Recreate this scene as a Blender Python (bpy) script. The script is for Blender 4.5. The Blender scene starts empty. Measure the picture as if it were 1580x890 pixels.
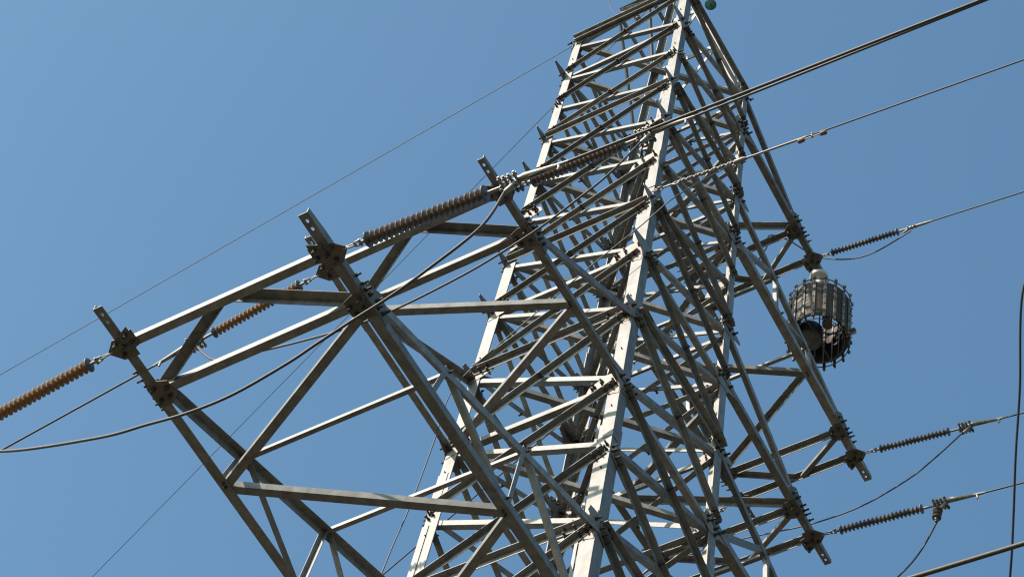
import bpy, math, random
from mathutils import Vector as V, Matrix

C = bpy.context.scene
COL = C.collection
random.seed(7)
R = math.radians
TOP = 35.92                      # height of the top of the tower body above the ground, metres

# ------------------------------------------------------------------ camera
cam_d = bpy.data.cameras.new('camera')
cam = bpy.data.objects.new('camera', cam_d); COL.objects.link(cam)
cam_d.sensor_width = 36.0
cam_d.lens = 3765.479 / 1580 * 36.0
cam_d.clip_start = 0.1; cam_d.clip_end = 20000
right = V((0.85822478, 0.49537641, 0.1343594))
down = V((-0.36699531, 0.77524782, -0.51410628))
fwd = V((-0.35883796, 0.39190948, 0.8471377))
cam.matrix_world = Matrix(((right.x, -down.x, -fwd.x, 10.4147),
                           (right.y, -down.y, -fwd.y, -13.4371),
                           (right.z, -down.z, -fwd.z, TOP - 34.2697), (0, 0, 0, 1)))
C.camera = cam

# ------------------------------------------------------------------ sky, sun, exposure
SUN = V((-0.46, -1.0, 0.84)).normalized()          # direction towards the sun
elev = math.asin(SUN.z); azim = math.atan2(SUN.x, SUN.y)
w = bpy.data.worlds.new('World'); C.world = w; w.use_nodes = True
nt = w.node_tree; bg = nt.nodes['Background']
sky = nt.nodes.new('ShaderNodeTexSky'); sky.sky_type = 'NISHITA'; sky.sun_disc = False
sky.sun_elevation = elev; sky.sun_rotation = azim
sky.altitude = 0; sky.air_density = 1.0; sky.dust_density = 3.0; sky.ozone_density = 3.0
tint = nt.nodes.new('ShaderNodeMix'); tint.data_type = 'RGBA'; tint.blend_type = 'MULTIPLY'; tint.inputs[0].default_value = 1.0
tint.inputs[7].default_value = (0.79, 1.035, 0.985, 1)          # clean, slightly cyan summer blue
nt.links.new(sky.outputs[0], tint.inputs[6]); nt.links.new(tint.outputs[2], bg.inputs[0]); bg.inputs[1].default_value = 0.138
sd = bpy.data.lights.new('sun', 'SUN'); sd.energy = 5.0; sd.angle = R(0.53); sd.color = (1.0, 0.875, 0.77)
so = bpy.data.objects.new('sun', sd); COL.objects.link(so)
so.rotation_euler = (-SUN).to_track_quat('-Z', 'Y').to_euler(); so.location = (-20, -40, 60)
C.view_settings.view_transform = 'Standard'; C.view_settings.look = 'None'
C.view_settings.exposure = 0.72; C.view_settings.gamma = 1.0; C.view_settings.use_curve_mapping = False
C.render.engine = 'CYCLES'; C.cycles.filter_width = 1.2
C.render.resolution_x = 1024; C.render.resolution_y = 576

# ------------------------------------------------------------------ materials
def mat(name, col, rough=0.6, metal=0.0, var=0.12, scale=6.0, rust=0.0, rustcol=(0.10, 0.045, 0.02), stretch=None, bump=0.0, perobj=0.0, spec=0.5):
    m = bpy.data.materials.new(name); m.use_nodes = True
    n = m.node_tree.nodes; l = m.node_tree.links; b = n['Principled BSDF']
    b.inputs['Roughness'].default_value = rough; b.inputs['Metallic'].default_value = metal
    b.inputs['Specular IOR Level'].default_value = spec
    tc = n.new('ShaderNodeTexCoord'); mp = n.new('ShaderNodeMapping'); l.new(tc.outputs['Object'], mp.inputs[0])
    if stretch: mp.inputs['Scale'].default_value = stretch
    nz = n.new('ShaderNodeTexNoise'); nz.inputs['Scale'].default_value = scale; nz.inputs['Detail'].default_value = 6; nz.inputs['Roughness'].default_value = 0.65
    l.new(mp.outputs[0], nz.inputs['Vector'])
    rp = n.new('ShaderNodeValToRGB'); l.new(nz.outputs['Fac'], rp.inputs[0])
    rp.color_ramp.elements[0].position = 0.3; rp.color_ramp.elements[1].position = 0.7
    rp.color_ramp.elements[0].color = (*[c * (1 - var) for c in col], 1)
    rp.color_ramp.elements[1].color = (*[min(1, c * (1 + var)) for c in col], 1)
    out = rp.outputs[0]
    if rust:
        n2 = n.new('ShaderNodeTexNoise'); n2.inputs['Scale'].default_value = scale * 0.55; n2.inputs['Detail'].default_value = 8
        l.new(tc.outputs['Object'], n2.inputs['Vector'])
        r2 = n.new('ShaderNodeValToRGB'); l.new(n2.outputs['Fac'], r2.inputs[0])
        r2.color_ramp.elements[0].position = 0.62 - rust * 0.2; r2.color_ramp.elements[1].position = 0.74
        r2.color_ramp.elements[0].color = (0, 0, 0, 1); r2.color_ramp.elements[1].color = (1, 1, 1, 1)
        mx = n.new('ShaderNodeMix'); mx.data_type = 'RGBA'
        mul = n.new('ShaderNodeMath'); mul.operation = 'MULTIPLY'; mul.inputs[1].default_value = min(1, 0.3 + rust)
        l.new(r2.outputs[0], mul.inputs[0]); l.new(mul.outputs[0], mx.inputs[0])
        l.new(out, mx.inputs[6]); mx.inputs[7].default_value = (*rustcol, 1); out = mx.outputs[2]
    if perobj:
        oi = n.new('ShaderNodeObjectInfo'); ma = n.new('ShaderNodeMapRange')
        ma.inputs[3].default_value = 1 - perobj; ma.inputs[4].default_value = 1 + perobj
        l.new(oi.outputs['Random'], ma.inputs[0])
        hs = n.new('ShaderNodeHueSaturation'); l.new(ma.outputs[0], hs.inputs['Value']); l.new(out, hs.inputs['Color']); out = hs.outputs[0]
    l.new(out, b.inputs['Base Color'])
    if bump:
        bp = n.new('ShaderNodeBump'); bp.inputs['Strength'].default_value = bump; bp.inputs['Distance'].default_value = 0.01
        l.new(nz.outputs['Fac'], bp.inputs['Height']); l.new(bp.outputs[0], b.inputs['Normal'])
    return m

STEEL = mat('galvanised_steel', (0.168, 0.162, 0.150), 0.55, 0.0, 0.36, 8, rust=0.38, rustcol=(0.115, 0.085, 0.058), perobj=0.25, stretch=(1, 1, 0.5))
PLATE = mat('weathered_plate', (0.21, 0.185, 0.155), 0.6, 0.0, 0.25, 12, rust=0.3, rustcol=(0.14, 0.08, 0.045), perobj=0.1)
RUSTED = mat('rust_stained_plate', (0.23, 0.20, 0.17), 0.6, 0.0, 0.2, 10, rust=0.55, rustcol=(0.17, 0.085, 0.045), perobj=0.08)
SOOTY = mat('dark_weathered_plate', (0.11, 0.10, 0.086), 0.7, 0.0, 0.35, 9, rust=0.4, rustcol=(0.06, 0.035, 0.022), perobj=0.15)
BOLT = mat('rusty_bolt', (0.035, 0.028, 0.025), 0.8, 0.0, 0.4, 40, rust=0.12, rustcol=(0.14, 0.055, 0.025))
FIT = mat('zinc_fitting', (0.22, 0.20, 0.175), 0.5, 0.2, 0.25, 30, rust=0.1, rustcol=(0.2, 0.12, 0.07))
DARKFIT = mat('dark_iron_fitting', (0.10, 0.10, 0.105), 0.55, 0.4, 0.25, 30)
CABLE = mat('aluminium_conductor', (0.05, 0.043, 0.037), 0.6, 0.1, 0.25, 25, rust=0.1, rustcol=(.05,.035,.025))
THIN = mat('ground_wire_steel', (0.05, 0.05, 0.055), 0.6, 0.1, 0.2, 25)
BLACK = mat('black_sheathed_cable', (0.03, 0.03, 0.032), 0.5, 0.0, 0.2, 20)
GRIP = mat('preformed_grip', (0.17, 0.15, 0.125), 0.5, 0.1, 0.3, 60)
COIL = mat('coiled_black_cable', (0.055, 0.043, 0.031), 0.55, 0.0, 0.35, 14)
COILTAN = mat('beige_lining', (0.15, 0.12, 0.085), 0.8, 0.0, 0.2, 14)
SLAT = mat('flaking_steel_slat', (0.085, 0.072, 0.062), 0.6, 0.0, 0.4, 11, rust=0.75, rustcol=(0.30, 0.215, 0.15))
DOME = mat('pale_ceramic', (0.55, 0.55, 0.46), 0.3, 0.0, 0.1, 10)

def shed_mat(name, col, trans, tcol, rough):
    m = mat(name, col, rough, 0.0, 0.22, 25)
    n = m.node_tree.nodes; l = m.node_tree.links; b = n['Principled BSDF']; o = n['Material Output']
    t = n.new('ShaderNodeBsdfTranslucent'); t.inputs[0].default_value = (*tcol, 1)
    mx = n.new('ShaderNodeMixShader'); mx.inputs[0].default_value = trans
    l.new(b.outputs[0], mx.inputs[1]); l.new(t.outputs[0], mx.inputs[2]); l.new(mx.outputs[0], o.inputs[0])
    return m
AMBER = shed_mat('amber_silicone', (0.20, 0.122, 0.057), 0.26, (0.48, 0.28, 0.12), 0.55)
BROWN = shed_mat('brown_silicone', (0.115, 0.08, 0.058), 0.08, (0.45, 0.22, 0.10), 0.5)
DKBROWN = shed_mat('dark_brown_silicone', (0.085, 0.062, 0.048), 0.05, (0.4, 0.2, 0.1), 0.5)
GLASS = shed_mat('green_glass', (0.10, 0.19, 0.17), 0.4, (0.24, 0.44, 0.40), 0.15)
PALEGLASS = shed_mat('pale_glass', (0.32, 0.38, 0.34), 0.35, (0.45, 0.52, 0.48), 0.15)

# ------------------------------------------------------------------ mesh helpers
class MB:
    def __init__(s): s.v = []; s.f = []; s.m = []; s.sm = []
    def add(s, vs, fs, mi=0, smooth=False):
        o = len(s.v); s.v += [tuple(x) for x in vs]
        s.f += [tuple(i + o for i in f) for f in fs]; s.m += [mi] * len(fs); s.sm += [smooth] * len(fs)
    def prism(s, pts, off, mi=0):                       # closed polygon pts extruded by off
        n = len(pts); a = [V(p) for p in pts]; b = [p + off for p in a]
        s.add(a + b, [tuple(range(n))[::-1], tuple(range(n, 2 * n))] + [(i, (i + 1) % n, n + (i + 1) % n, n + i) for i in range(n)], mi)
    def angle(s, p0, p1, a, n1, n2, t=0.008, a2=None, mi=0):   # steel angle section, heel line p0-p1
        p0 = V(p0); p1 = V(p1); ax = (p1 - p0).normalized(); a2 = a2 or a
        f1 = V(n1); f1 = (f1 - ax * f1.dot(ax)).normalized()
        f2 = V(n2); f2 = f2 - ax * f2.dot(ax); f2 = (f2 - f1 * f2.dot(f1)).normalized()
        q = [V((0, 0, 0)), f1 * a, f1 * a + f2 * t, f1 * t + f2 * t, f1 * t + f2 * a2, f2 * a2]
        A = [p0 + x for x in q]; B = [p1 + x for x in q]
        f = [(0, 1, 2, 3), (0, 3, 4, 5), (9, 8, 7, 6), (11, 10, 9, 6)] + [(i, (i + 1) % 6, 6 + (i + 1) % 6, 6 + i) for i in range(6)]
        s.add(A + B, f, mi)
    def tube(s, pts, r, seg=8, mi=0, cap=True, smooth=True):
        pts = [V(p) for p in pts]; n = len(pts); rr = r if isinstance(r, (list, tuple)) else [r] * n
        t0 = (pts[1] - pts[0]).normalized(); u = t0.orthogonal().normalized(); vs = []
        for i, p in enumerate(pts):
            t = (pts[min(i + 1, n - 1)] - pts[max(i - 1, 0)]).normalized()
            u = (u - t * u.dot(t)).normalized(); w_ = t.cross(u)
            vs += [p + (u * math.cos(2 * math.pi * k / seg) + w_ * math.sin(2 * math.pi * k / seg)) * rr[i] for k in range(seg)]
        fs = [(i * seg + k, i * seg + (k + 1) % seg, (i + 1) * seg + (k + 1) % seg, (i + 1) * seg + k) for i in range(n - 1) for k in range(seg)]
        s.add(vs, fs, mi, smooth)
        if cap:
            s.add(vs[:seg], [tuple(range(seg))[::-1]], mi); s.add(vs[-seg:], [tuple(range(seg))], mi)
    def lathe(s, p, d, prof, seg=20, mi=0, smooth=True):  # prof: (distance along d, radius)
        p = V(p); d = V(d).normalized(); u = d.orthogonal().normalized(); w_ = d.cross(u); n = len(prof); vs = []
        for a, r_ in prof: vs += [p + d * a + (u * math.cos(2 * math.pi * k / seg) + w_ * math.sin(2 * math.pi * k / seg)) * max(r_, 1e-4) for k in range(seg)]
        s.add(vs, [(i * seg + k, i * seg + (k + 1) % seg, (i + 1) * seg + (k + 1) % seg, (i + 1) * seg + k) for i in range(n - 1) for k in range(seg)], mi, smooth)
        s.add(vs[:seg], [tuple(range(seg))[::-1]], mi); s.add(vs[-seg:], [tuple(range(seg))], mi)
    def bolt(s, p, n, r=0.016, h=0.05, mi=1):
        p = V(p); n = V(n).normalized(); s.tube([p, p + n * 0.022], r, 6, mi, True, False); s.tube([p + n * 0.02, p + n * h], r * 0.6, 6, mi, True, False)
    def torus(s, c, nrm, ra, rb, r, axis=None, seg=20, mi=0, ss=6):
        c = V(c); nrm = V(nrm).normalized(); u = V(axis) if axis is not None else nrm.orthogonal(); u = (u - nrm * u.dot(nrm)).normalized(); w_ = nrm.cross(u)
        pts = [c + u * ra * math.cos(2 * math.pi * k / seg) + w_ * rb * math.sin(2 * math.pi * k / seg) for k in range(seg + 1)]
        s.tube(pts, r, ss, mi, False)
    def build(s, name, mats, parent=None, origin=None):
        o0 = V(origin) if origin is not None else V(s.v[0])
        me = bpy.data.meshes.new(name); me.from_pydata([tuple(V(x) - o0) for x in s.v], [], s.f)
        for m_ in (mats if isinstance(mats, (list, tuple)) else [mats]): me.materials.append(m_)
        me.polygons.foreach_set('material_index', s.m); me.polygons.foreach_set('use_smooth', s.sm); me.update()
        o = bpy.data.objects.new(name, me); COL.objects.link(o)
        if parent is not None:
            o.parent = parent; o.location = o0 - abs_loc(parent)
        else: o.location = o0
        return o
def abs_loc(o):
    l = o.location.copy()
    while o.parent is not None: o = o.parent; l += o.location
    return l
def empty(name, loc, parent=None):
    o = bpy.data.objects.new(name, None); COL.objects.link(o); o.empty_display_size = 0.2
    if parent is not None: o.parent = parent; o.location = V(loc) - abs_loc(parent)
    else: o.location = loc
    return o
def tag(o, label, cat, group=None, kind=None):
    if label: o['label'] = label
    if cat: o['category'] = cat
    if group: o['group'] = group
    if kind: o['kind'] = kind
    return o
X, Y, Z = V((1, 0, 0)), V((0, 1, 0)), V((0, 0, 1))
def P(x, y, z): return V((x, y, z + TOP))

# ------------------------------------------------------------------ ground
g = MB(); N = 40; S = 6000
def gh(x, y):
    d = math.hypot(x, y); return (-0.15 + 0.5 * math.sin(x * 0.021) * math.cos(y * 0.017)) * min(1, d / 80) if d > 20 else -0.02
xs = [math.copysign((abs(i) / N) ** 3 * S, i) for i in range(-N, N + 1)]
g.add([V((x, y, gh(x, y))) for y in xs for x in xs],
      [(j * (2 * N + 1) + i, j * (2 * N + 1) + i + 1, (j + 1) * (2 * N + 1) + i + 1, (j + 1) * (2 * N + 1) + i) for j in range(2 * N) for i in range(2 * N)], 0, True)
GR = mat('grass_ground', (0.055, 0.046, 0.028), 0.95, 0, 0.35, 0.6, bump=0.3)
tag(g.build('ground', GR, None, (0, 0, 0)), None, None, kind='structure')

# ------------------------------------------------------------------ the tower
HL = [0, 1.1405, 2.1518, 3.2374, 4.4359, 5.5854, 6.8164, 8.0828, 9.5812, 11.1701, 12.5209, 13.9645, 15.5743,
      17.3, 19.2, 21.4, 24.0, 27.2, 31.2, 35.80]
def wid(h): return 1 + 0.0145 * h + (0.075 * (h - 17.3) if h > 17.3 else 0)
SG = {'A': (-1, -1), 'B': (1, -1), 'C': (1, 1), 'D': (-1, 1)}
def node(L, i):
    h = HL[i]; return P(SG[L][0] * wid(h), SG[L][1] * wid(h), -h)
def nodez(L, h): return P(SG[L][0] * wid(h), SG[L][1] * wid(h), -h)
tower = tag(empty('transmission_tower', (0, 0, 0)), 'tall grey galvanised steel lattice pylon with stacked cross arms on both sides', 'pylon')

# legs, with a wider section lower down
SEG = [(0, 6.1, 0.135), (6.1, 12.0, 0.16), (12.0, 17.3, 0.185)]
for L in 'ABCD':
    sx, sy = SG[L]; m = MB()
    for a, b, wd in SEG:
        m.angle(nodez(L, a) + (V((0, 0, .05)) if a == 0 else V((0, 0, 0))), nodez(L, b), wd, (-sx, 0, 0), (0, -sy, 0), 0.014)
    for a, b in ((17.3, 35.88),): m.angle(nodez(L, a), nodez(L, b), 0.2, (-sx, 0, 0), (0, -sy, 0), 0.016)
    # splice cover angles, a hair proud of the leg
    for h in (6.1, 12.0):
        m.angle(nodez(L, h - .3) + V((sx, sy, 0)) * 0.009, nodez(L, h + .3) + V((sx, sy, 0)) * 0.009, 0.13, (-sx, 0, 0), (0, -sy, 0), 0.009)
    if L in 'AC':
        m.angle(nodez(L, 12.7) + V((sx, sy, 0)) * 0.011, nodez(L, 17.3) + V((sx, sy, 0)) * 0.011, 0.085, (-sx, 0, 0), (0, -sy, 0), 0.011)
    for k in range(14):                                 # bolt holes / bolts along the flanges
        h = 0.6 + k * 1.23
        p = nodez(L, h)
        m.bolt(p + V((-sx * 0.07, sy * 0.0, 0)), (0, sy, 0), 0.009, 0.012, 1)
    m.build('leg', [STEEL, BOLT], tower)

FACES = [('A', 'B', V((0, -1, 0))), ('C', 'B', V((1, 0, 0))), ('C', 'D', V((0, 1, 0))), ('A', 'D', V((-1, 0, 0)))]
def member(m, p0, p1, nrm, outer, wd, inset=0.075, t=0.008, extra=0.0):
    """face bracing. outer: bolted outside, outstanding flange on top; else inside, outstanding flange at the foot"""
    ax = (p1 - p0).normalized(); a = p0 + ax * inset; b = p1 - ax * inset
    up = nrm.cross(ax);
    if up.z < 0: up = -up
    up.normalize()
    if outer:
        o = nrm * (0.0105 + extra); m.angle(a + up * wd / 2 + o, b + up * wd / 2 + o, wd, -up, nrm, t)
    else:
        o = -nrm * (0.0145 + extra); m.angle(a - up * wd / 2 + o, b - up * wd / 2 + o, wd, up, -nrm, t)
OUTSTRUT = {0, 3, 6, 8, 11}; INSTRUT = {1, 4, 7, 9, 12}
for fi, (lo, hi, nrm) in enumerate(FACES):
    for i in range(0, 13):
        wd = 0.060 if i < 4 else (0.067 if i < 8 else 0.077)
        if i < 12:
            for outer in (True, False):
                a, b = (node(hi, i), node(lo, i + 1)) if outer else (node(lo, i), node(hi, i + 1))
                a = a - V((0, 0, 0.07)); b = b + V((0, 0, 0.07))
                m = MB(); member(m, a, b, nrm, outer, wd, 0.05)
                if outer:
                    wu, wl = wid(HL[i]), wid(HL[i + 1]); c = a + (b - a) * (wu / (wu + wl))
                    m.bolt(c + nrm * 0.018, nrm, 0.028, 0.08); m.bolt(c - nrm * 0.02, -nrm, 0.018, 0.05)
                for e, q in ((a, 1), (b, -1)):
                    d = (b - a).normalized() * q
                    for k in (0.11, 0.19): m.bolt(e + d * k + nrm * (0.018 if outer else -0.022), nrm if outer else -nrm, 0.020, 0.07)
                m.build('diagonal_brace', [STEEL, BOLT], tower)
        if i in OUTSTRUT or i in INSTRUT:
            m = MB(); member(m, node(lo, i), node(hi, i), nrm, i in OUTSTRUT, wd + 0.006, 0.04, extra=0.0085)
            m.build('horizontal_strut', [STEEL, BOLT], tower)
# plan bracing (flat crosses inside the body)
for i in (0, 1, 3, 4, 6, 7, 8, 9, 11, 12):
    for k, (a, b) in enumerate((('A', 'C'), ('B', 'D'))):
        m = MB(); wd = 0.078
        p0 = node(a, i) - Z * (0.02 + 0.10 * k * 0.2); p1 = node(b, i) - Z * (0.02 + 0.10 * k * 0.2)
        ax = (p1 - p0).normalized(); s_ = Z.cross(ax)
        if k == 1 and i in (0, 1): continue
        m.angle(p0 + ax * .12 - s_ * wd / 2, p1 - ax * .12 - s_ * wd / 2, wd, s_, Z if k == 0 else -Z, 0.008)
        if k: m.bolt((p0 + p1) / 2 - Z * 0.01, -Z, 0.02, 0.06)
        m.build('plan_brace', [STEEL, BOLT], tower)
# lower body down to the feet: out of the picture, one mesh
m = MB()
for lo, hi, nrm in FACES:
    for i in range(12, len(HL) - 1):
        if i >= 13 or True:
            member(m, node(hi, i) - Z * .07, node(lo, i + 1) + Z * .07, nrm, True, 0.1, 0.05)
            member(m, node(lo, i) - Z * .07, node(hi, i + 1) + Z * .07, nrm, False, 0.1, 0.05)
        if i > 12: member(m, node(lo, i), node(hi, i), nrm, False, 0.1, 0.04, extra=0.0085)
for L in 'ABCD':
    q = node(L, len(HL) - 1); m.prism([q + V((x, y, -0.1 - q.z * 0)) + V((0, 0, 0)) for x, y in ((-.45, -.45), (.45, -.45), (.45, .45), (-.45, .45))], V((0, 0, -0.35)), 1)
tag(m.build('lower_body', [STEEL, mat('concrete', (0.35, 0.34, 0.31), 0.9)], tower), None, None, kind='stuff')

# gusset plates
def plate(parent, pts2, org, u, v, n, t=0.010, bolts=(), out=0.0, bmat=1, name='gusset_plate', both=True, pm=None):
    m = MB(); pts = [org + u * a + v * b + n * out for a, b in pts2]; m.prism(pts, n * t)
    for a, b in bolts:
        q = org + u * a + v * b
        m.bolt(q + n * (out + t), n, 0.024, random.uniform(0.045, 0.09))
        if both: m.bolt(q + n * (out - 0.012), -n, 0.016, 0.04)
    return m.build(name, [pm or PLATE, BOLT], parent)
SIDE_B = [(-.06, .06), (-.06, -.05), (-.15, .02), (-.15, -.10), (-.24, .0), (.05, .0), (-.23, -.09), (-.05, -.15)]
for L in 'ABCD':
    sx, sy = SG[L]
    for i in (0, 1, 3, 4, 6, 7, 8, 9, 11, 12):
        has_left = sy < 0 and i in (8, 9, 11, 12)
        lower = i in (1, 4, 7, 9, 12)
        tip = [(.31, .02), (.31, .075), (.04, .16)] if not has_left else [(.25, .0), (.22, .12), (.04, .17)]
        k = (1.0 if lower else 0.8) * (1.2 if L == 'D' else .92 if L == 'A' else 1.0)
        if i == 0: tip = [(.03, .06)]
        pts = [(a * k, b * k) for a, b in tip + [(-.14, .15), (-.30, .05), (-.33, -.10), (-.18, -.19), (.02, -.16), (.06, -.10)]]
        if i == 0: pts = [(.02, .05), (-.2, .05), (-.25, -.1), (-.1, -.16), (.02, -.12)]
        nn = V((sx, 0, 0)); org = node(L, i)
        plate(tower, pts, org, V((0, sy, 0)), Z, nn, bolts=[b for b in SIDE_B if random.random() < .85][:6 if not lower else 8], pm=SOOTY if L in 'AD' else None)
for L in 'ABCD':                                          # plates in the faces that look along the line
    sx, sy = SG[L]
    for i in (4, 5, 7, 8, 9, 11):
        s = {4: 1.0, 5: 1.25, 7: 1.35, 8: 1.2, 9: 1.3, 11: 1.35}[i]
        if L in 'AD': s *= .8
        pts = [(a * s, b * s) for a, b in ((.005, .17), (.17, .17), (.33, .06), (.36, -.05), (.20, -.13), (.005, -.20))]
        plate(tower, pts, node(L, i), V((-sx, 0, 0)), Z, V((0, sy, 0)), out=0.0, pm=RUSTED,
              bolts=[(a * s, b * s) for a, b in ((.05, .08), (.05, -.04), (.2, .08), (.27, .03), (.27, -.04), (.17, -.02))][:6])
# splice at node 10 and single bolted clusters
for L in 'ABCD':
    sx, sy = SG[L]
    for i in (2, 10):
        for a, b in ((.04, .04), (.04, -.05), (.09, 0)):
            for q, n_ in ((node(L, i) + V((-sx * a, 0, b)), (0, sy, 0)), (node(L, i) + V((0, -sy * a, b)), (sx, 0, 0))):
                m = MB(); m.bolt(q, n_, .02, .07, 0); m.build('bolt', [BOLT], tower)

# peak
AP = P(0, 0, 3.5776)
for L in 'ABCD':
    sx, sy = SG[L]; m = MB(); m.angle(node(L, 0), AP + V((sx, sy, 0)) * 0.05, 0.10, (-sx, 0, 0), (0, -sy, 0), 0.010); m.build('peak_leg', [STEEL], tower)
def pk(L, t): return node(L, 0).lerp(AP + V((SG[L][0], SG[L][1], 0)) * 0.05, t)
for lo, hi, nrm in FACES:
    n2 = (nrm + V((0, 0, .28))).normalized()
    for t in (0.44, 0.74):
        m = MB(); member(m, pk(lo, t), pk(hi, t), n2, True, 0.07, 0.02); m.build('peak_strut', [STEEL, BOLT], tower)
    for (a, ta), (b, tb), o_ in (((hi, 0.03), (lo, .44), True), ((lo, 0.03), (hi, .44), False), ((hi, .44), (lo, .74), True)):
        m = MB(); member(m, pk(a, ta), pk(b, tb), n2, o_, 0.06, 0.05); m.build('peak_brace', [STEEL, BOLT], tower)
# doubled strut under the peak on the front face
m = MB(); a, b = node('A', 0) + V((.05, -.085, .03)), node('B', 0) + V((0, -.085, .03)); m.angle(a, b, .055, Y, -Z, .008); m.angle(a - Y * .004, b - Y * .004, .055, -Y, -Z, .008)
m.build('horizontal_strut', [STEEL, BOLT], tower)
# rods down the inside (climbing rail) along leg D
m = MB()
for k in (0.25, 0.62):
    m.angle(nodez('D', -2.2) + V((k * .55 + .25, -.12, 0)), nodez('D', 16.5) + V((k * .55 + .25, -.12, 0)), 0.045, X, Y, 0.005)
for j in range(48): 
    h = -2 + j * 0.38; m.tube([nodez('D', h) + V((.39, -.11, 0)), nodez('D', h) + V((.60, -.11, 0))], 0.009, 5, 0)
m.build('ladder', [STEEL], tower)

# ------------------------------------------------------------------ cross arms
def holed(m, o, u, v, L, W, t, holes, r):
    """flat strip of length L along u and width W along v with round holes on its middle line"""
    cut = [0.0]
    for h in holes: cut += [h - r * 1.7, h + r * 1.7]
    cut.append(L)
    for i in range(len(cut) - 1):
        a, b = cut[i], cut[i + 1]
        if i % 2 == 0: m.prism([o + u * a, o + u * b, o + u * b + v * W, o + u * a + v * W], Z * t)
        else:
            c = o + u * (a + b) / 2 + v * W / 2; n = 16; ring = []; sq = []
            for k in range(n):
                an = 2 * math.pi * k / n; cx_, sx_ = math.cos(an), math.sin(an); ring.append(c + u * cx_ * r + v * sx_ * r)
                f = 1 / max(abs(cx_), abs(sx_)); sq.append(c + u * cx_ * f * (b - a) / 2 + v * sx_ * f * W / 2)
            vs = ring + sq + [p + Z * t for p in ring] + [p + Z * t for p in sq]; fs = []
            for k in range(n):
                k2 = (k + 1) % n; fs += [(k, k2, n + k2, n + k), (2 * n + k, 3 * n + k, 3 * n + k2, 2 * n + k2), (k, 2 * n + k, 2 * n + k2, k2), (n + k, n + k2, 3 * n + k2, 3 * n + k)]
            m.add(vs, fs)
def crossarm(sy, lv, uv, y1, y0, hx, fr, start, long_arm, vis=True):
    arm = empty('crossarm', P(0, sy * 1.1, -HL[lv]), tower)
    nl = {sx: node('A' if (sx < 0 and sy < 0) else 'B' if sy < 0 else 'C' if sx > 0 else 'D', lv) for sx in (-1, 1)}
    nu = {sx: node('A' if (sx < 0 and sy < 0) else 'B' if sy < 0 else 'C' if sx > 0 else 'D', uv) for sx in (-1, 1)}
    z = -HL[lv]
    T1 = {s: P(s * hx, sy * y1, z) for s in (-1, 1)}; T0 = {s: P(s * hx, sy * y0, z) for s in (-1, 1)}
    UP = {s: T1[s] + V((0, -sy * 0.16, 0.26)) for s in (-1, 1)}
    cw = (0.108 if sy < 0 else .12) if long_arm else (.085 if sy < 0 else .10); uw = 0.095
    lt = lambda s, t: T1[s].lerp(nl[s], t)
    ut = lambda s, t: UP[s].lerp(nu[s], t)
    for s in (-1, 1):
        m = MB()
        m.angle(nl[s] + V((s * .022, -sy * .12, 0)), T1[s] + V((s * .022, 0, 0)), cw, (-s, 0, 0), Z, 0.010)
        m.angle(T1[s] + V((s * .020, -sy * .02, .004)), T0[s] + V((s * .012, sy * .20, .004)), cw * .95, (-s, 0, 0), Z, 0.010)
        q0 = T0[s] + V((s * .012, sy * .20, .004)); wq = cw * .95
        m.prism([q0 + Z * .0105, q0 + Z * wq, q0 + Z * wq * .75 + Y * sy * .27, q0 + Z * .0105 + Y * sy * .27], V((-s * .010, 0, 0)))
        holed(m, q0, Y * sy, V((-s, 0, 0)), .27, wq, .010, [.10, .19], .018)
        m.build('lower_chord', [STEEL, BOLT, FIT], arm)
        m = MB(); m.angle(nu[s] + V((s * .012, -sy * .1, 0)), UP[s] + V((s * .012, 0, 0)), uw, (-s, 0, 0), -Z, 0.009)
        dd = (T1[s] + V((0, sy * .12, .06)) - UP[s]); m.angle(UP[s] + V((s * .012, 0, 0)), UP[s] + dd + V((s * .012, 0, 0)), uw, (-s, 0, 0), -Z, 0.009)
        for k in (-.12, .17, .27):
            q = T1[s] + V((s * (.034), sy * k, .05)); m.bolt(q, (s, 0, 0), .02, random.uniform(.05, .09))
        m.build('upper_chord', [STEEL, BOLT], arm)
    # end beams along the line
    for Tn, nm in ((T1, 'inner_end_beam'), (T0, 'outer_end_beam')):
        m = MB(); a, b = Tn[-1] + V((.03, 0, .012)), Tn[1] + V((-.03, 0, .012))
        if sy < 0: m.angle(a - Y * .045, b - Y * .045, 0.085, Y, Z, .009)
        else: m.angle(a + Y * .05 + Z * .085, b + Y * .05 + Z * .085, 0.085, -Y, -Z, .009)
        m.build(nm, [STEEL, BOLT], arm)
    mid = (T0[-1] + T0[1]) / 2
    for s in (-1, 1):
        m = MB(); a, b = T1[s] + V((-s * .06, 0, .02)), mid + V((s * .06, 0, .02))
        if sy < 0: m.angle(a + Z * .09 + Y * .05, b + Z * .09 + Y * .05, .11, -Y, -Z, .008, a2=.085)
        elif s > 0: m.angle(a, b, .07, Y, Z, .008)
        else: m.angle(a + Z * .07 + Y * .04, b + Z * .07 + Y * .04, .085, -Y, -Z, .008, a2=.07)
        m.build('end_brace', [STEEL, BOLT], arm)
    # zig-zag in the bottom plane
    seq = [T1[start]] + [lt(start * (-1) ** (k + 1), f) for k, f in enumerate(fr)] + [nl[start * (-1) ** (len(fr) + 1)]]
    for k in range(len(seq) - 1):
        a, b = seq[k], seq[k + 1]; d = (b - a).normalized(); a = a + d * .05 + Z * .012; b = b - d * .05 + Z * .012
        m = MB(); wd = .09
        if sy > 0 and k % 2 == 0: m.angle(a + Z * wd, b + Z * wd, wd, -Y, -Z, .008)
        else: m.angle(a, b, wd, Y, Z, .008)
        for e in (a, b): m.bolt(e - Z * .012, -Z, .016, .04)
        m.build('plan_brace', [STEEL, BOLT], arm)
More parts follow.
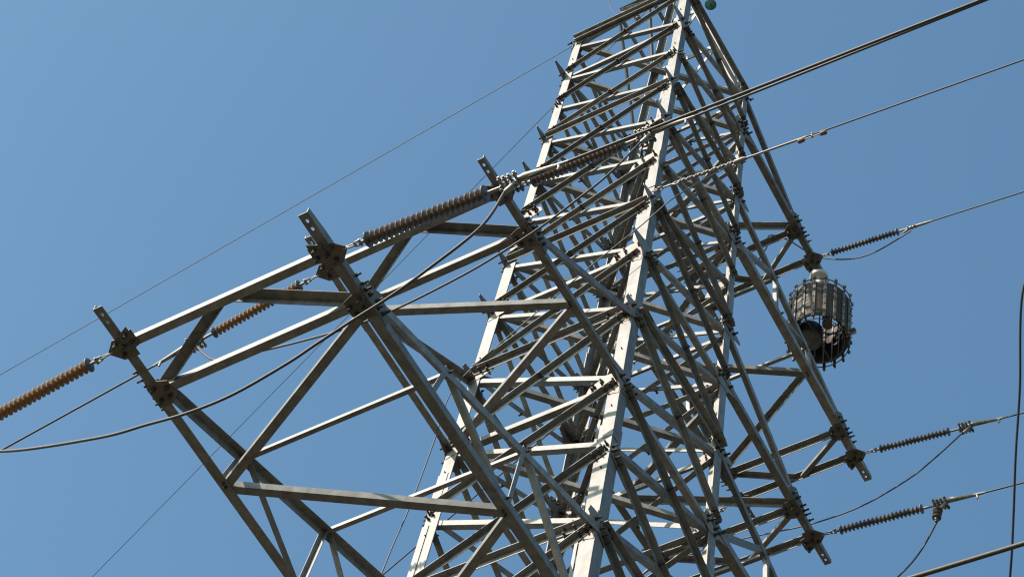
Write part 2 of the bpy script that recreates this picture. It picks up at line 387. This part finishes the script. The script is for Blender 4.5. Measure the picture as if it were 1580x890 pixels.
    # web between lower and upper chord, cross struts between the upper chords
    for s in (-1, 1):
        ff = fr if long_arm else []
        for k, f in enumerate(ff):
            m = MB(); m.angle(lt(s, f) + V((s * .01, 0, .03)), ut(s, f) + V((s * .01, 0, -.0)), .06, (0, sy, 0), (-s, 0, 0), .007)
            nx = lt(s, ff[k + 1]) if k + 1 < len(ff) else nl[s]
            m.build('web_post', [STEEL, BOLT], arm)
            m = MB(); m.angle(ut(s, f) + V((s * .002, 0, 0)), nx + V((s * .002, sy * .1, .03)), .065, (0, -sy, .3), (-s, 0, 0), .007)
            m.bolt(ut(s, f) + V((s * .02, 0, -.04)), (s, 0, 0)); m.bolt(nx + V((s * .03, sy * .1, .06)), (s, 0, 0))
            m.build('web_brace', [STEEL, BOLT], arm)
    for f in (fr if long_arm else []):
        a, b = ut(-1, f), ut(1, f); m = MB(); m.angle(a - Z * .03, b - Z * .03, .05, Y, Z, .006); m.build('cross_strut', [STEEL, BOLT], arm)
    # plates under the nodes
    for s in (-1, 1):
        u, v = V((s, 0, 0)), V((0, sy, 0))
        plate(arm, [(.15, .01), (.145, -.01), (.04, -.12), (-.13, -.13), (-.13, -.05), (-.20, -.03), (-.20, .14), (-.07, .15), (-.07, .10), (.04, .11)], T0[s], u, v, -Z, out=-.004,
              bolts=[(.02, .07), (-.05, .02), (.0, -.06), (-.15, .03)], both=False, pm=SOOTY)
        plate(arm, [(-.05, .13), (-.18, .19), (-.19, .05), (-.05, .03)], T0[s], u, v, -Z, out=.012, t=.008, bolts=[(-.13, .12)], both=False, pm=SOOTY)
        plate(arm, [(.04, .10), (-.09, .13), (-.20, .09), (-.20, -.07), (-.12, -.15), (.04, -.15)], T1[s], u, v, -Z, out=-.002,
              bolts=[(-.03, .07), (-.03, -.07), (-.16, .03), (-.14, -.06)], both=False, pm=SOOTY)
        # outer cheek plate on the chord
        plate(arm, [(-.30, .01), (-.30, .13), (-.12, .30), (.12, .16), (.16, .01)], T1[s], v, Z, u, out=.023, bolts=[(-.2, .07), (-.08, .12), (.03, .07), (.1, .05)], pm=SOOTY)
        m = MB(); m.tube([T0[s] + u * .10 + Z * .0, T0[s] + u * .135 - Z * .02, T0[s] + u * .16 - Z * .0, T0[s] + u * .135 + Z * .03], .011, 6); m.build('shackle_eye', [FIT], arm)
    return {'T0': T0, 'T1': T1}
ARM = {}
ARM['P'] = crossarm(-1, 12, 11, 5.2341, 5.8112, 1.1996, [.29, .645], 1, True)
ARM['Q'] = crossarm(-1, 9, 8, 3.2653, 3.8489, 1.1608, [.461], -1, False)
ARM['T'] = crossarm(1, 1, 0, 2.8986, 3.4687, 0.9706, [.50], 1, False)
ARM['S'] = crossarm(1, 4, 3, 4.5746, 5.0543, 0.9842, [.316, .642], -1, True)
ARM['R'] = crossarm(1, 7, 6, 3.228, 3.7439, 1.063, [.5], 1, False)
ARM['W'] = crossarm(1, 9, 8, 4.9, 5.45, 1.10, [.31, .645], 1, True)

# ------------------------------------------------------------------ insulator strings and conductors
def string(p, d, label, body=1.15, mt=BROWN, lead=0.22, rad=.075, pitch=.055, clamp='bolt', ends=True):
    p = V(p); d = V(d).normalized(); e = empty('insulator_string', p)
    tag(e, label, 'insulator', 'long-rod insulator strings on the cross arms')
    side = d.cross(Z).normalized(); up = side.cross(d).normalized()
    m = MB(); m.torus(p + d * .045, side, .045, .022, .009, d); m.torus(p + d * .105, up, .04, .022, .009, d)
    m.tube([p + d * .14 - side * .035, p + d * .14 + side * .035], .014, 6); m.tube([p + d * .14 - up * .03, p + d * .14 + up * .05], .010, 6, 0); m.bolt(p + d * .14 + up * .03, up, .016, .03, 0)
    m.build('shackle', [FIT], e)
    m = MB(); m.tube([p + d * .13, p + d * (lead + .01)], .017, 10); m.build('end_rod', [FIT], e)
    q = p + d * lead
    m = MB(); m.lathe(q, d, [(0, .02), (0, rad * 1.12), (.012, rad * 1.15), (.02, rad * .9), (.03, .03)], 20); m.build('end_disc', [DARKFIT], e)
    prof = [(.03, .021)]; n = int((body - .08) / pitch); st = (body - .08) / n
    for k in range(n):
        a = .04 + k * st; rr = rad if k % 2 == 0 else rad * .97
        prof += [(a, .023), (a + st * .30, rr * .78), (a + st * .46, rr), (a + st * .54, rr), (a + st * .68, rr * .62), (a + st * .98, .023)]
    m = MB(); m.lathe(q, d, prof, 22); m.build('insulator_body', [mt], e)
    m = MB(); m.lathe(q + d * body, -d, [(0, .02), (0, rad * 1.12), (.012, rad * 1.15), (.02, rad * .9), (.03, .03)], 20); m.build('end_disc', [DARKFIT], e)
    c = q + d * body
    m = MB(); m.tube([c, c + d * .17], .017, 10); m.build('end_rod', [FIT], e)
    c = c + d * .15; m = MB()
    if clamp == 'bolt':
        for k in range(4):                                # bolted yoke cluster
            o_ = c + d * (.03 + .052 * k); wob = .012 * math.sin(k * 2.3 + p.x)
            m.tube([o_ - side * .07, o_ + side * .07], .014, 6); m.bolt(o_ + side * .06 + up * wob, side, .024, .04, 0); m.bolt(o_ - side * .06 - up * wob, -side, .024, .04, 1); m.tube([o_ - up * .05 + side * (.02 if k % 2 else -.02), o_ + up * .055 + side * (.02 if k % 2 else -.02)], .011, 6)
            m.bolt(o_ + up * .04, up, .018, .03, 0); m.bolt(o_ - up * .05, -up, .018, .03, 1)
            m.lathe(o_ - d * .015, d, [(0, .02), (.0, .035), (.03, .035), (.03, .02)], 8, 1, False)
        b0 = c + d * .2
        m.tube([c + d * .0 - up * .01, b0 - up * .01], .022, 8)
        m.tube([b0 - d * .06 + up * .02, b0 + d * .05 + up * .035, b0 + d * .2 + up * .02, b0 + d * .38 + up * .002, b0 + d * .52], [.026, .038, .030, .022, .013], 10)
        m.tube([b0 + d * .40 - up * .0, b0 + d * .42 - up * .06, b0 + d * .41 - up * .09], [.016, .016, .012], 8)
        m.tube([b0 - d * .02, b0 - d * .06 - up * .07, b0 - d * .12 - up * .12], [.03, .032, .022], 8)
    else:                                                 # slim compression clamp
        m.tube([c, c + d * .06, c + d * .12, c + d * .30, c + d * .42], [.016, .026, .024, .021, .014], 10)
        for k in range(3): m.bolt(c + d * (.03 + .05 * k) - up * .02, up if k % 2 else side, .02, .05, 1); m.tube([c + d * (.02 + .06 * k) - side * .03, c + d * (.02 + .06 * k) + side * .03], .012, 6, 1)
        m.tube([c + d * .06, c + d * .0 - up * .05, c - d * .05 - up * .09], [.02, .02, .014], 8)
    m.build('strain_clamp', [FIT, DARKFIT], e)
    return c + d * (.3 if clamp == 'bolt' else .2), c + d * .08 - up * .10, d
def wire(p, d, length, r, label, cat='cable', group=None, sag=.0004, mt=None, name='conductor'):
    p = V(p); d = V(d); hd = V((d.x, d.y, 0)).length; d = d / hd; m = MB()
    n = 48; pts = [p + d * (length * (k / n) ** 1.6) + Z * sag * (length * (k / n) ** 1.6) ** 2 for k in range(n + 1)]
    m.tube(pts, r, 8)
    return tag(m.build(name, [mt or CABLE], None, p), label, cat, group)
def spline(pts, n=10):
    pts = [V(p) for p in pts]; out = []
    for i in range(len(pts) - 1):
        a, b, c, d = pts[max(i - 1, 0)], pts[i], pts[i + 1], pts[min(i + 2, len(pts) - 1)]
        for k in range(n):
            t = k / n; out.append(0.5 * ((2 * b) + (c - a) * t + (2 * a - 5 * b + 4 * c - d) * t * t + (3 * b - a - 3 * c + d) * t ** 3))
    return out + [pts[-1]]
def loop(pts, r, label, mt=None, name='jumper_cable', cat='cable', group=None):
    m = MB(); m.tube(spline(pts), r, 8); return tag(m.build(name, [mt or CABLE], None, V(pts[0])), label, cat, group)
GC = 'conductors strung from the insulators'
def hook(arm, s): return ARM[arm]['T0'][s] + V((s * .155, 0, -.005))
j = {}
L1 = [
 ('P', 1, (1, .006, -.10), 'large brown ribbed insulator running from the middle holed stub towards the tower', BROWN, 1.27, 'bolt', .0145, .070, 'thick cable running up to the upper corner from the nearest brown insulator'),
 ('P', -1, (-1, .039, -.10), 'amber ribbed insulator hanging off the outermost tip of the longest near arm', AMBER, 1.27, 'bolt', .0145, .066, 'cable beyond the amber insulator of the longest near arm'),
 ('Q', -1, (-1, .046, -.10), 'amber ribbed insulator seen under the dark flat brace between the two near arm ends', AMBER, 1.20, 'bolt', .013, .062, 'thin cable sloping down behind the outermost tip of the longest near arm'),
 ('Q', 1, (1, -.002, -.10), 'brown ribbed insulator crossing in front of the tower legs below the twin cables', BROWN, 1.15, 'bolt', .014, .070, 'lower of the twin cables crossing the tower to the upper corner'),
 ('T', 1, (1, .038, -.10), 'dark ribbed insulator at the tip above the round cable cage', DKBROWN, 1.10, 'comp', .0115, .054, 'thin cable leaving the insulator above the round cable cage'),
 ('S', 1, (1, .066, -.10), 'dark ribbed insulator at the tip of the far arm below the round cable cage', DKBROWN, 1.06, 'bolt', .012, .056, 'thin cable leaving the middle of the three far-side insulators'),
 ('R', 1, (1, .044, -.10), 'dark ribbed insulator lowest on the far side with a small three-disc stub under its clamp', DKBROWN, 1.15, 'bolt', .012, .058, 'thin cable leaving the lowest of the three far-side insulators'),
 ('T', -1, (-1, .275, -.15), 'ribbed insulator behind the lattice at the inner end of the highest far arm', DKBROWN, 1.05, 'comp', .013, .066, 'cable passing behind the lattice from the highest far arm'),
 ('S', -1, (-1, .275, -.15), 'ribbed insulator behind the lattice at the inner end of the middle far arm', DKBROWN, 1.06, 'comp', .013, .066, 'cable passing behind the lattice from the middle far arm'),
 ('R', -1, (-1, .275, -.15), 'ribbed insulator behind the lattice at the inner end of the lowest far arm', DKBROWN, 1.10, 'comp', .013, .066, 'cable passing behind the lattice from the lowest far arm'),
]
for arm, s, d, lab, mt, body, cl, r, rad, wl in L1:
    c, jp, dd = string(hook(arm, s), d, lab, body, mt, rad=rad, clamp=cl, lead=.15 if arm == 'T' else .22)
    j[arm, s] = (c, jp)
    wire(c, d, 150, r, wl, 'cable', GC)

# jumpers (the loops that carry the current round the tower)
jp = lambda a, s: j[a, s][1]
loop([jp('P', 1)] + [P(*q) for q in [(2.94, -5.85, -16.53 + .05), (2.48, -5.85, -16.85), (2.14, -5.85, -17.06), (1.8, -5.85, -17.2), (1.47, -5.85, -17.35), (1.2, -5.85, -17.48), (.69, -5.85, -17.62), (.21, -5.85, -17.6), (-.25, -5.85, -17.49), (-.85, -5.85, -17.33), (-2.15, -5.85, -16.75)]] + [jp('P', -1)], .0145,
     'thick dark sagging cable looping under the longest near arm', group='jumper loops')
loop([jp('Q', 1)] + [P(*q) for q in [(2.6, -3.9, -11.99), (2.21, -3.9, -12.3), (1.83, -3.9, -12.56), (1.31, -3.9, -12.78), (.86, -3.9, -12.9), (.16, -3.9, -12.99), (-.41, -3.9, -12.95), (-1.04, -3.9, -12.79), (-1.85, -3.9, -12.52), (-2.36, -3.9, -12.3)]] + [jp('Q', -1)], .0125,
     'dark sagging cable looping under the shorter near arm to the amber insulator', group='jumper loops')
loop([jp('T', 1)] + [P(*q) for q in [(1.92, 3.62, -1.41), (1.45, 3.6, -1.30), (.96, 3.5, -.98), (.62, 3.2, -.70), (.40, 3.0, -.72), (.33, 3.05, -1.0), (.1, 3.0, -1.6)]], .011,
     'thin cable drooping below the insulator above the round cage', group='jumper loops')
loop([jp('S', 1)] + [P(*q) for q in [(2.09, 5.3, -4.81 - .05), (1.68, 5.3, -5.13), (.96, 5.3, -5.36), (.18, 5.3, -5.35), (-.5, 5.3, -5.2), (-1.4, 5.3, -5.0)]] + [jp('S', -1)], .0115,
     'thin cable sagging from the middle far-side insulator back behind the tower', group='jumper loops')
loop([jp('R', 1) + V((0, 0, -.22)), P(2.46, 4.0, -8.83), P(2.14, 4.0, -9.2), P(1.4, 4.0, -9.75), P(.2, 4.0, -9.95), P(-1.3, 4.0, -9.5), jp('R', -1)], .0115,
     'thin cable dropping steeply from the three-disc stub insulator', group='jumper loops')
# small stacked stub insulator under the R clamp
e = empty('stub_insulator', jp('R', 1)); tag(e, 'small dark three-disc insulator hanging below the lowest far-side clamp', 'insulator')
m = MB(); q = jp('R', 1) + V((0, 0, .02)); dn = V((-.12, 0, -1)).normalized()
m.lathe(q, dn, [(0, .02), (.03, .02), (.04, .065), (.055, .065), (.06, .02), (.10, .02), (.11, .06), (.125, .06), (.13, .02), (.17, .02), (.18, .06), (.195, .06), (.2, .02)], 16); m.build('insulator_body', [DKBROWN], e)
m = MB(); m.tube([q + dn * .19, q + dn * .27], .018, 8); m.tube([q + dn * .23 - Y * .03, q + dn * .23 + Y * .03], .014, 6); m.build('cable_clamp', [DARKFIT], e)

# ground wires at the top
wire(node('A', 0), (-1, .055, -.10), 150, .0065, 'very thin pale wire running from the shoulder of the tower above every arm', 'cable', None, name='ground_wire', mt=THIN)
wire(AP, (-1, .351, -.10), 150, .0065, 'very thin wire descending steeply from the tower peak behind the near arms', 'cable', None, name='ground_wire', mt=THIN)

# fibre cable: dead-ended on the front leg, with armour rods and vibration damper
f0 = node('B', 6) + V((.06, -.12, .0)); d = V((1, .027, -.10)).normalized()
side = d.cross(Z).normalized(); up = side.cross(d).normalized()
e = tag(empty('fibre_cable', f0), 'thin cable anchored halfway up the front leg, with twisted grip and a vibration damper', 'cable')
m = MB(); m.torus(f0 + d * .05, side, .05, .022, .009, d); m.torus(f0 + d * .12, up, .045, .022, .009, d); m.tube([f0 + d * .15, f0 + d * .32], .013, 8); m.torus(f0 + d * .36, side, .05, .03, .012, d)
m.build('shackle', [FIT], e)
m = MB(); pts = [f0 + d * (.35 + .02 * k) + (side * math.cos(k * 1.1) + up * math.sin(k * 1.1)) * .013 for k in range(46)]; m.tube(pts, .016, 6)
pts = [f0 + d * (.37 + .02 * k) - (side * math.cos(k * 1.1) + up * math.sin(k * 1.1)) * .016 for k in range(40)]; m.tube(pts, .014, 6)
m.tube([f0 + d * 1.2, f0 + d * 1.30, f0 + d * 1.36], [.03, .036, .02], 8)
for k in range(3): m.bolt(f0 + d * (1.1 + .09 * k) + up * .02, up, .016, .035, 0)
m.tube([f0 + d * .35, f0 + d * 2.2], .016, 8)
m.build('preformed_grip', [GRIP], e)
m = MB(); n = 40; m.tube([f0 + d * (.9 + 150 * (k / n) ** 1.6) + Z * .0004 * (150 * (k / n) ** 1.6) ** 2 for k in range(n + 1)], .011, 8); m.build('cable_run', [CABLE], e)
m = MB(); q = f0 + d * 2.28; m.tube([q - d * .17 - up * .06, q - d * .1 - up * .045, q - up * .05, q + d * .1 - up * .045, q + d * .17 - up * .06], .008, 6)
for s in (-1, 1): m.lathe(q + d * s * .10 - up * .055, d * s, [(0, .01), (.01, .026), (.09, .032), (.10, .01)], 10, 1)
m.tube([q - up * .05, q + up * .02], .02, 8); m.torus(q, d, .02, .02, .012); m.build('vibration_damper', [FIT, mat('rusty_iron', (.16, .09, .06), .8, 0, .3, 30)], e)
loop([f0 + d * 1.15 - up * .03, P(1.75, -1.45, -7.75), P(1.45, -1.45, -7.98), P(1.2, -1.42, -8.12), P(.61, -1.42, -8.58), P(-.28, -1.42, -9.38), P(-.95, -1.42, -10.0), P(-1.12, -1.44, -10.5), P(-1.09, -1.5, -11.48), P(-1.13, -1.55, -12.84), P(-1.2, -1.6, -13.97), P(-1.3, -1.7, -17), P(-1.6, -2.2, -24), P(-2.2, -2.8, -35.0)], .008,
     'thin black cable running from the front leg diagonally down across the lattice', BLACK, 'drop_cable')

# near cables on the far right of the view
def nearwire(p0, d, r, lab, a=-60, b=60):
    p0 = V(p0); d = V(d); d = d / V((d.x, d.y, 0)).length; m = MB(); m.tube([p0 + d * (a + (b - a) * k / 60) + Z * .0006 * (a + (b - a) * k / 60) ** 2 for k in range(61)], r, 10)
    return tag(m.build('conductor', [CABLE], None, p0), lab, 'cable')
m = MB(); q0 = P(5.9, -2.58, -18.77)
nearwire(q0, (1, .03, -.03), .021, 'thickest pale cable crossing the lower corner in front of all others', -110, 110)
loop([P(11.5, -5.75, -16.53), P(9.8, -5.2, -16.85), P(8.2, -4.5, -17.15), P(7.35, -4.12, -17.42), P(7.03, -4.04, -17.63), P(6.70, -3.42, -18.04), P(6.49, -3.05, -18.31), P(6.29, -2.67, -18.57), P(6.10, -2.33, -18.81), P(5.6, -1.5, -19.3), P(4.2, .4, -20.4), P(1.75, 1.5, -21.5)], .010,
     'dark cable running nearly upright beside the picture edge across the other cables', BLACK, 'hanging_cable')

# ------------------------------------------------------------------ glass insulators at the peak
def glass(p, d, n, lab, r=.085, gm=None):
    p = V(p); d = V(d).normalized(); e = tag(empty('glass_insulator', p), lab, 'insulator', None)
    m = MB(); m.tube([p - d * .12, p + d * (.10 * n + .03)], .013, 8)
    for k in range(n): m.lathe(p + d * (.1 * k), d, [(0, .015), (0, .03), (.04, .03), (.05, .02)], 12)
    m.build('metal_cap', [DARKFIT], e)
    for k in range(n):
        m = MB(); m.lathe(p + d * (.1 * k + .035), d, [(0, .03), (.012, r * .75), (.03, r), (.042, r), (.034, r * .86), (.048, r * .8), (.03, r * .62), (.046, r * .55), (.03, r * .35), (.03, .02)], 24); m.build('glass_disc', [gm or GLASS], e)
    return e
glass(P(.74, .0, 1.84), (0, 0, -1), 1, 'green glass disc hanging alone beside the tower peak against the sky', .095)
m = MB(); m.angle(P(.05, 0, 3.5), P(.85, 0, 3.3), .05, -Z, Y, .006); m.tube([P(.74, 0, 3.3), P(.74, 0, 1.95)], .008, 6); m.build('insulator_bracket', [STEEL], tower)
glass(P(-.31, -.62, 1.32), (.32, .1, -.9), 4, 'short chain of pale glass discs dangling behind the topmost struts', .05, PALEGLASS)
loop([P(-.88, -.6, 2.4), P(-.80, -.6, 1.97), P(-.63, -.6, 1.52), P(-.46, -.6, 1.27), P(-.3, -.55, 1.1)], .006, 'fine curved wire tail curling beside the tower peak', BLACK, 'wire_tail')

# ------------------------------------------------------------------ round cable cage
cx, cy, zt, zb, rc = .85, 3.95, -1.72, -2.76, .46
e = tag(empty('cable_cage', P(cx, cy, zt)), 'round dark cage of coiled cable with flaking steel slats hanging beside the far arms', 'cable rack')
m = MB(); n = 30; prof = []
H = zt - zb
for k in range(n):                                       # wound cable: scalloped wall
    z0 = -.06 - (H - .12) * k / n
    for a in range(4): prof.append((-(z0 - (H - .12) / n * a / 4), rc - .012 + .016 * math.sin(math.pi * a / 4)))
pro_in = [(z, r - .05) for z, r in prof][::-1]
pc = P(cx, cy, zt); allp = prof + pro_in + [prof[0]]
seg = 48; vs = []
for z, r in allp: vs += [pc + V((r * math.cos(2 * math.pi * k / seg), r * math.sin(2 * math.pi * k / seg), -z)) for k in range(seg)]
m.add(vs, [(i * seg + k, i * seg + (k + 1) % seg, (i + 1) * seg + (k + 1) % seg, (i + 1) * seg + k) for i in range(len(allp) - 1) for k in range(seg)], 0, True)
m.build('wound_cable', [COIL], e)
for k in range(18):
    a = 2 * math.pi * (k + .3) / 18; n_ = V((math.cos(a), math.sin(a), 0)); t_ = V((-math.sin(a), math.cos(a), 0)); m = MB()
    o_ = pc + n_ * (rc + .012)
    m.prism([o_ - t_ * .023 + Z * .07, o_ + t_ * .023 + Z * .07, o_ + t_ * .023 - Z * (H + .05), o_ - t_ * .023 - Z * (H + .05)], n_ * .014)
    o2 = pc + n_ * (rc - .075)
    m.prism([o2 - t_ * .012 + Z * .02, o2 + t_ * .012 + Z * .02, o2 + t_ * .012 - Z * (H + .02), o2 - t_ * .012 - Z * (H + .02)], n_ * .01)
    for zz in (.05, -H - .02): m.tube([o_ + n_ * .02 + Z * zz, o_ + n_ * .02 + Z * (zz - .05)], .02, 8)
    for q in range(5): m.bolt(o_ + n_ * .012 - Z * (H * (q + .5) / 5), n_, .01, .02, 0)
    m.build('slat', [SLAT], e)
for zz in (0.0, -H):
    m = MB(); m.torus(pc + Z * zz, Z, rc + .016, rc + .016, .009, seg=48); m.torus(pc + Z * zz, Z, rc - .065, rc - .065, .007, seg=48); m.build('hoop', [DARKFIT], e)
m = MB()
for k, (a0, a1, z0, z1) in enumerate([(3.6, 4.0, .12, .42), (4.4, 4.9, .05, .12), (4.35, 4.8, .38, .46), (4.5, 4.9, .62, .67), (3.95, 4.2, .62, .74), (4.45, 4.9, .84, .88)]):
    pts = []
    for i in range(7):
        a = a0 + (a1 - a0) * i / 6; pts.append(V((math.cos(a), math.sin(a), 0)))
    vs = [pc + p_ * (rc + .0065) - Z * z0 for p_ in pts] + [pc + p_ * (rc + .0065) - Z * (z1 + .03 * math.sin(i)) for i, p_ in enumerate(pts)]
    m.add(vs, [(i, i + 1, 8 + i, 7 + i) for i in range(6)], 0)
    m.build('beige_patch', [COILTAN], e); m = MB()
m = MB(); m.tube([pc - Z * .02, pc - Z * (H + .15)], .012, 8)
for a in (0, 1.57, 3.14, 4.71): m.tube([pc - Z * (H * .97), pc + V((math.cos(a) * rc, math.sin(a) * rc, -H * .97))], .009, 6)
m.build('spindle', [DARKFIT], e)
m = MB(); m.lathe(pc + V((-.13, -.03, -H * .66)), (0, 0, -1), [(0, .03), (0, .15), (.03, .19), (.30, .19), (.34, .15), (.35, .06), (.42, .05), (.43, .0)], 24); m.build('splice_drum', [DARKFIT], e)
m = MB(); m.lathe(pc + V((.12, .0, -H * .46)), (.1, 0, -1), [(0, .02), (0, .05), (.05, .06), (.07, .04), (.1, .04), (.12, .075), (.2, .08), (.2, .045), (.16, .03)], 20); m.build('reel', [mat('tan_reel', (.30, .25, .18), .6)], e)
m = MB(); m.lathe(pc + V((.09, -.25, .50)), (0, 0, -1), [(0, .02), (.0, .05), (.04, .10), (.09, .145), (.14, .15), (.17, .12), (.18, .06), (.30, .05), (.45, .05), (.46, .01)], 24); m.build('dome_insulator', [DOME], e)
m = MB(); m.prism([pc + V((rc * .9, .1, -H + .05)), pc + V((rc + .12, .1, -H + .05)), pc + V((rc + .12, .1, -H - .02)), pc + V((rc * .9, .1, -H - .02))], V((0, .012, 0)), 0)
m.prism([pc + V((rc * .9, .1, -H + .05)), pc + V((rc + .12, .1, -H + .05)), pc + V((rc + .12, .04, -H + .05)), pc + V((rc * .9, .04, -H + .05))], V((0, 0, .008)), 0)
m.build('bracket', [FIT], e)
